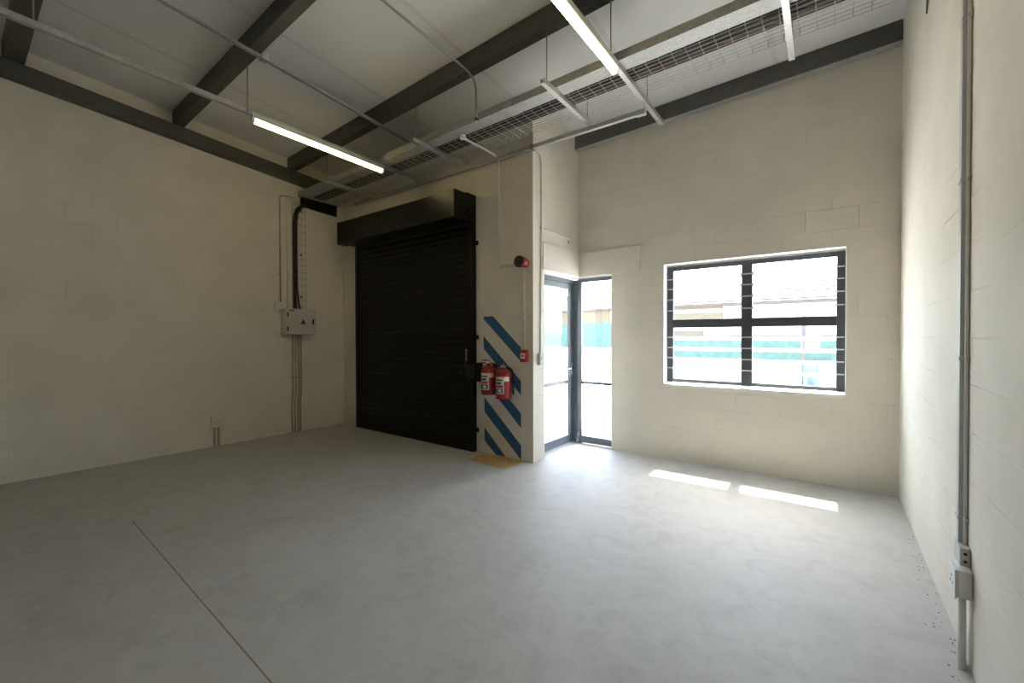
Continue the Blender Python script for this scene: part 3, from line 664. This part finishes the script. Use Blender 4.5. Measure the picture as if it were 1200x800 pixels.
# ------------------------------------------------------------------ conduits under the roof
def zrp(x, y): return zroof(x, y) - .013
o = thing('roof_conduit', 'thin steel conduit under the purlins that drops near the cable basket', 'conduit', (-2.80, 3.12, 3.48))
MB().tube(bent([(-2.86,-1.2,zrp(-2.86,-1.2)),(-2.80,3.165,zrp(-2.80,3.05)),(-2.795,3.165,3.53)], .14), .011, 12).build('pipe', M['rod'], o)
mb = MB(); mb.lathe([(.017,0),(.020,.006),(.020,.020),(.014,.028)], (-2.795,3.165,3.508), (0,0,1), 16); mb.build('end_bush', M['bplas'], o)
MB().lathe([(.004,0),(.010,.004),(.012,.012),(.012,.020)], (-2.795,3.165,3.494), (0,0,1), 14).build('end_cap', M['wplas'], o)
for y in (.45, 1.75):
    mb = MB(); mb.box(-2.90, -2.80, y-.012, y+.012, zroof(-2.85,y)-.004, zroof(-2.85,y)-.001, .001); mb.lathe([(.015,-.012),(.015,.012)], (-2.85,y,zrp(-2.85,y)), (0,1,0), 12); mb.build('saddle', M['rod'], o)
o = thing('roof_conduit', 'pale flat trunking under the purlins above the left light, ending at the shutter wall', 'conduit', (-4.24, 3.7, 3.8))
def zt_(y): return zroof(-4.24, y) - .024
mb = MB(); mb.prism([(-.021,0),(.021,0),(.021,.022),(-.021,.022)], lambda u, v: (-4.22+u, -1.2, zt_(-1.2)+v), lambda u, v: (-4.25+u, 3.925, zt_(3.925)+v)); mb.build('trunking', M['galv'], o)
mb = MB(); mb.box(-4.275, -4.205, 1.80, 1.86, zt_(1.83)-.006, zt_(1.83)+.10, .003); mb.build('hanging_bracket', M['galv'], o)
mb = MB(); mb.box(-4.268, -4.214, 2.02, 2.05, zt_(2.03)-.005, zt_(2.03)+.022, .002); mb.build('coupler', M['galv'], o)

# ------------------------------------------------------------------ left wall: basket drop, cables, distribution board
o = thing('cable_basket', 'narrow vertical wire basket on the left wall above the distribution board', 'cable tray', (XL, 3.2, 1.82))
mb = MB(); bxx = XL+.012
for i in range(5): mb.tube([(bxx,3.105+i*.049,1.815),(bxx,3.105+i*.049,3.46)], .0022, 5)
mb.build('long_wires', M['rod'], o)
mb = MB(); z = 1.86
while z < 3.44: mb.tube([(bxx+.03,3.105,z),(bxx+.002,3.105,z),(bxx+.002,3.301,z),(bxx+.03,3.301,z)], .0022, 5); z += .1
mb.build('cross_wires', M['rod'], o)
for z in (2.0, 2.62, 3.28): MB().box(XL+.002, XL+.020, 3.225, 3.245, z-.012, z+.012, .002).build('fixing_plate', M['black'], o)
for k in range(3):
    yk = 3.118 + k*.022; xk = XL+.034
    pts = bent([(xk,yk+.02*(k==2),1.80),(xk,yk,2.05),(xk,yk,3.40-.0*k),(xk+.0,3.40+.03*k,3.42+.012*k)], .03)
    pts = [(xk,yk+.045*(k==2)+.012*(k==1),1.812),(xk,yk+.02*(k==2),1.95),(xk,yk,2.12)] + [(xk,yk,2.12+i*.12) for i in range(1,9)] + [(xk,yk+.012,3.20),(xk,yk+.05,3.29),(xk,yk+.11,3.345),(xk,yk+.18,3.375)]
    c = MB().tube(pts, .012, 10).build('supply_cable', M['black'])
    tag(c, 'thick black supply cable clipped to the vertical basket above the distribution board', 'cable', 'supply cables down the left wall')
o = thing('distribution_board', 'grey white metal distribution board with a warning triangle on the left wall', 'electrical box', (XL, 3.168, 1.437))
DY0, DY1, DZ0, DZ1, DXF = 2.944, 3.392, 1.437, 1.811, XL+.15
MB().box(XL+.001, DXF-.018, DY0, DY1, DZ0, DZ1, .006).build('enclosure', M['sheet_w'], o)
dd = MB().box(DXF-.017, DXF, DY0+.012, DY1-.004, DZ0+.010, DZ1-.010, .005).build('door', M['sheet_w'], o)
for z in (1.52, 1.725): MB().box(DXF-.012, DXF+.006, DY0+.018, DY0+.034, z-.034, z+.034, .003).build('hinge', M['bplas'], dd)
MB().box(DXF, DXF+.008, DY1-.062, DY1-.040, 1.590, 1.665, .003).build('latch', M['bplas'], dd)
MB().prism([(3.150,1.590),(3.234,1.590),(3.192,1.664)], lambda y, z: (DXF, y, z), lambda y, z: (DXF+.0015, y, z)).build('warning_triangle', M['tri'], dd)
MB().prism([(3.190,1.640),(3.180,1.620),(3.190,1.622),(3.186,1.600),(3.204,1.626),(3.193,1.624),(3.200,1.640)], lambda y, z: (DXF+.0015, y, z), lambda y, z: (DXF+.0022, y, z)).build('lightning_symbol', M['bplas'], dd)
MB().box(DXF, DXF+.001, DY0+.05, DY0+.12, 1.778, 1.790).build('maker_plate', M['bplas'], dd)
# isolator box and its conduit
o = thing('isolator_box', 'small cream box on the left wall beside the distribution board', 'electrical box', (XL, 2.92, 1.795))
MB().box(XL+.001, XL+.05, 2.853, 2.990, 1.795, 1.905, .006).build('housing', M['wplas'], o); MB().box(XL+.05, XL+.056, 2.875, 2.968, 1.812, 1.888, .003).build('cover_plate', M['wplas'], o)
cxl = XL+.014
conduit('wall_conduit', 'bent conduit rising from the small cream box to the basket', [(cxl,2.935,1.905),(cxl,2.935,3.44),(cxl,3.13,3.44)], .06, M['dgrey'], saddles=[((cxl,2.935,2.3),'z'),((cxl,2.935,2.9),'z')], wall=(-1,0,0), group='left wall conduits')
conduit('wall_conduit', 'bent conduit rising from the left end of the distribution board to the basket', [(cxl,3.035,1.811),(cxl,3.035,3.425),(cxl,3.20,3.425)], .06, M['wplas'], saddles=[((cxl,3.035,2.35),'z'),((cxl,3.035,2.95),'z')], wall=(-1,0,0), group='left wall conduits')
for i, y in enumerate((3.092,3.135,3.178,3.213)):
    w = ['leftmost of the four', 'second from the left of the four', 'third from the left of the four', 'rightmost of the four'][i]
    o = thing('wall_conduit', '%s thin conduits from distribution board to floor' % w, 'conduit', (cxl, y, 0), 'conduits below the distribution board')
    MB().tube([(cxl,y+.012,1.437),(cxl,y+.012,.62),(cxl,y-.004,.44),(cxl,y-.004,.0)], .011, 10).build('pipe', M['dgrey'], o)
    mb = MB(); mb.box(XL+.001, XL+.006, y-.018, y+.038, .80, .816, .001); mb.lathe([(.015,-.008),(.015,.008)], (cxl,y+.012,.808), (0,0,1), 10); mb.build('saddle', M['dgrey'], o)
# low socket outlet
o = thing('socket_outlet', 'low cream socket outlet near the floor on the left wall', 'socket', (XL, 2.122, .248))
MB().box(XL+.001, XL+.048, 2.060, 2.186, .248, .388, .006).build('housing', M['wplas'], o)
fp = MB().box(XL+.048, XL+.056, 2.066, 2.180, .254, .382, .004).build('face_plate', M['wplas'], o)
for dy, dz in ((-.02,.0),(.02,.0),(0,.03)): MB().lathe([(.006,0),(.006,.001)], (XL+.056,2.123+dy,.31+dz), (1,0,0), 10).build('socket_hole', M['bplas'], fp)
for y, w in ((2.100,'left'), (2.146,'right')):
    tag(MB().tube([(cxl,y,.248),(cxl,y,0)], .012, 10).build('wall_conduit', M['dgrey']), '%s short conduit from the low socket outlet to the floor' % w, 'conduit', 'short conduits under the left wall socket')

# wall angle carrying the basket end
mb = MB(); mb.prism([(3.235,3.345),(3.82,3.310),(3.82,3.462),(3.235,3.462)], lambda y, z: (XL+.001, y, z), lambda y, z: (XL+.008, y, z)); mb.box(XL+.001, XL+.06, 3.235, 3.82, 3.462, 3.468, .001)
tag(mb.build('wall_angle', M['char']), 'dark steel wall angle under the left end of the cable basket', 'bracket')

# ------------------------------------------------------------------ right wall: trunking, boxes
o = thing('wall_trunking', 'square grey trunking running down the right wall to the socket', 'trunking', (.455, 2.675, .50))
MB().box(.442, XR-.001, 2.655, 2.695, .500, zroof(XR,2.675,-.01), .002).build('channel', M['gplas'], o)
for z in (2.76, 2.07, 1.30, .61):
    mb = MB(); mb.box(.438, XR-.001, 2.648, 2.702, z-.008, z+.008, .002); mb.box(.455, XR-.001, 2.620, 2.650, z-.007, z+.007, .002); mb.build('strap', M['gplas'], o)
o = thing('white_conduit', 'slim white conduit running down beside the grey trunking on the right wall', 'conduit', (.461, 2.637, .50))
MB().tube([(.4605,2.637,zroof(XR,2.637,-.01)),(.4605,2.640,1.6),(.4605,2.637,.50)], .0065, 10).build('pipe', M['wplas'], o)
o = thing('junction_box', 'small grey box with two screws on top of the socket at the right wall', 'electrical box', (.455, 2.635, .425))
MB().box(.436, XR-.001, 2.585, 2.695, .424, .500, .003).build('housing', M['gplas'], o)
for z in (.445, .478): MB().lathe([(.006,0),(.006,.003),(.004,.004)], (.453,2.585,z), (0,-1,0), 12).build('screw', M['bplas'], o)
o = thing('socket_outlet', 'white surface socket box near the floor on the right wall', 'socket', (.444, 2.585, .305))
MB().box(.421, XR-.001, 2.535, 2.645, .305, .423, .005).build('housing', M['wplas'], o)
fp = MB().box(.413, .421, 2.530, 2.650, .300, .4235, .004).build('face_plate', M['wplas'], o)
for dy, dz in ((-.018,0),(.018,0),(0,.026)): MB().lathe([(.006,0),(.006,.001)], (.413,2.59+dy,.35+dz), (-1,0,0), 10).build('socket_hole', M['bplas'], fp)
for y, x, w in ((2.560,.440,'front'), (2.600,.446,'rear')):
    tag(MB().tube([(x,y,.305),(x+.004,y+.01,0)], .0125, 12).build('floor_conduit', M['dgrey' if w == 'rear' else 'wplas']), '%s of the two conduits from the right wall socket into the floor' % w, 'conduit', 'conduits under the right wall socket')
mb = MB(); mb.prism([(3.745,3.425),(3.60,3.575),(3.60,3.72),(3.745,3.72)], lambda y, z: (XR-.009, y, z), lambda y, z: (XR-.001, y, z))
tag(mb.build('steel_gusset', M['dark_galv']), 'small dark steel gusset plate high on the right wall at the basket end', 'bracket')
# crumbs swept against the right wall
mb = MB(); rnd = random.Random(3)
for i in range(90):
    y = rnd.uniform(2.0, 4.3) if i % 3 else rnd.uniform(2.2, 2.9); x = XR - abs(rnd.gauss(0, .035)) - .008; s = rnd.uniform(.0015, .0045)
    r = bmesh.ops.create_icosphere(mb.bm, subdivisions=1, radius=s)
    for v in r['verts']: v.co = Vector((x + v.co.x*rnd.uniform(.7,1.4), y + v.co.y*rnd.uniform(.7,1.4), max(0, s*.5 + v.co.z*.7)))
tag(mb.build('plaster_crumbs', M['crumbs']), 'loose plaster crumbs along the foot of the right wall', 'debris', kind='stuff')

# ------------------------------------------------------------------ outside
struct(MB().box(-45, 30, YW+.19, 60, -.16, -.01).build('ground', M['pave']), 'pale sunlit paving outside', 'ground')
struct(MB().box(-9.0, XP-.22, YS+.23, YW+.19, -.16, -.012).build('porch_floor', M['pave']), 'paving of the entrance recess', 'ground')
o = MB().box(-6.6, -1.86, YW+.19, 7.4, 2.62, 2.76, .01).build('sun_blocking_slab', M['plinth']); struct(o, 'unseen canopy slab added outside to keep sun off the sidelight', 'canopy')  # out of view, added to block direct sun through the sidelight
def fence(label, x0, x1, y, z0, z1, step):
    o = thing('boundary_fence', label, 'fence', ((x0+x1)/2, y, -.01), 'boundary fences across the yard')
    MB().box(x0, x1, y+.02, y+.14, -.012, z0).build('plinth_wall', M['plinth'], o)
    # net hangs in shallow folds
    mb = MB(); n = int((x1-x0)/.12); bm = mb.bm; top = []; bot = []
    for i in range(n+1):
        x = x0+(x1-x0)*i/n; w = .02*math.sin(i*.8)+.012*math.sin(i*2.3)
        for L, z in ((bot, z0), (top, z1+.012*math.sin(i*.35))):
            L.append((bm.verts.new((x,y-.02+w,z)), bm.verts.new((x,y-.014+w,z))))
    for i in range(n):
        for k in (0,1): bm.faces.new((bot[i][k],bot[i+1][k],top[i+1][k],top[i][k]))
        bm.faces.new((top[i][0],top[i+1][0],top[i+1][1],top[i][1]))
    mb.build('shade_net', M['net'], o)
    x = x0+.1
    while x < x1:
        MB().tube([(x,y+.05,-.012),(x,y+.05,z1+.06)], .03, 8).build('fence_post', M['post'], o); x += step
fence('teal shade net fence on a low white wall seen through the louvre window', -4.6, 3.2, 15, .68, 1.43, 2.6)
fence('taller teal shade net fence seen through the glass corner door', -16.5, -4.7, 15, .98, 1.90, 2.9)
o = thing('street_pole', 'thin grey pole standing behind the right louvre sash', 'pole', (-.64, 14.4, -.01))
MB().tube([(-.64,14.4,-.012),(-.64,14.4,2.25)], .05, 12).build('pole', M['post'], o); MB().box(-.70,-.28,14.37,14.40,.95,1.42,.01).build('sign_board', M['plinth'], o)
tag(MB().lathe([(.16,0),(.17,.02),(.17,.30),(.18,.31),(.18,.33),(.17,.34),(.17,.62),(.18,.63),(.18,.65),(.15,.66)], (-.46,14.0,-.012), (0,0,1), 24).build('plastic_drum', M['bluedrum']), 'small blue plastic drum standing by the pole across the yard', 'drum')
o = thing('neighbour_building', 'long cream building with a faded tiled roof across the yard', 'building', (-6, 30, -.01))
MB().box(-30, 8, 28.4, 36, -.012, 3.30).build('wall', M['cream'], o)
mb = MB(); mb.prism([(27.9,3.20),(27.9,3.30),(32.2,4.85),(36.5,3.30),(36.5,3.20)], lambda y, z: (-30.3, y, z), lambda y, z: (8.3, y, z))
for k in range(9): mb.box(-30.3, 8.3, 27.95+k*.48, 28.0+k*.48, 3.33+k*.172, 3.37+k*.172)
mb.build('roof', M['tile'], o)
MB().box(-8.2, -5.3, 28.2, 28.42, 2.45, 3.19).build('ochre_panel', M['ochre'], o)
MB().box(-16.5, -12.6, 28.2, 28.42, 2.2, 3.19).build('ochre_panel', M['ochre'], o)
MB().box(-8.2, -6.4, 28.2, 28.42, -.012, 1.75).build('roller_door', M['orange'], o)

# ------------------------------------------------------------------ light
w = bpy.data.worlds.new('sky'); bpy.context.scene.world = w; w.use_nodes = True
nt = w.node_tree
for n in list(nt.nodes): nt.nodes.remove(n)
sky = nt.nodes.new('ShaderNodeTexSky'); sky.sky_type = 'NISHITA'; sky.sun_disc = False
sky.sun_elevation = math.radians(60); sky.sun_rotation = math.radians(0); sky.air_density = 1.0; sky.dust_density = 2.5; sky.ozone_density = 1.0
bg = nt.nodes.new('ShaderNodeBackground'); bg.inputs['Strength'].default_value = 2.6
ou = nt.nodes.new('ShaderNodeOutputWorld'); lk(nt, sky.outputs[0], bg.inputs[0]); lk(nt, bg.outputs[0], ou.inputs[0])
sun = bpy.data.lights.new('sun', 'SUN'); sun.energy = 72.0; sun.angle = math.radians(.53); sun.color = (1.0,.96,.90)
so = bpy.data.objects.new('sun', sun); C.objects.link(so); so.location = (0, 20, 30)
d = Vector((.01, -1.0, -1.72)); so.rotation_euler = d.to_track_quat('-Z', 'Y').to_euler()
def portal(name, loc, sx, sy, direction):
    l = bpy.data.lights.new(name, 'AREA'); l.shape = 'RECTANGLE'; l.size = sx; l.size_y = sy; l.cycles.is_portal = True
    p = bpy.data.objects.new(name, l); C.objects.link(p); p.location = loc
    p.rotation_euler = Vector(direction).to_track_quat('-Z', 'Z').to_euler()
portal('window_portal', (-.73, YW+.20, 1.54), 1.66, 1.38, (0,-1,0))
portal('sidelight_portal', (-2.42, YW+.20, 1.08), .5, 2.16, (0,-1,0))
portal('door_portal', (XP-.24, 4.66, 1.08), 1.0, 2.16, (1,0,0))

# ------------------------------------------------------------------ camera
cam = bpy.data.cameras.new('camera'); co = bpy.data.objects.new('camera', cam); C.objects.link(co)
cam.sensor_width = 36; cam.lens = 502.2083/1200*36; cam.clip_start = .05; cam.clip_end = 300
Rm = Matrix(((.80071,-.59903,-.00479),(.59905,.80065,.01043),(-.00241,-.01122,.99993)))
X, F, U = Rm.col[0], Rm.col[1], Rm.col[2]
co.matrix_world = Matrix(((X[0],U[0],-F[0],0),(X[1],U[1],-F[1],0),(X[2],U[2],-F[2],1.4),(0,0,0,1)))
sc = bpy.context.scene; sc.camera = co
sc.view_settings.view_transform = 'Standard'; sc.view_settings.look = 'None'
sc.view_settings.gamma = 1.0; sc.view_settings.use_curve_mapping = False
sc.view_settings.exposure = 0.0
for o in bpy.data.objects:
    if '_w' in o.keys(): del o['_w']
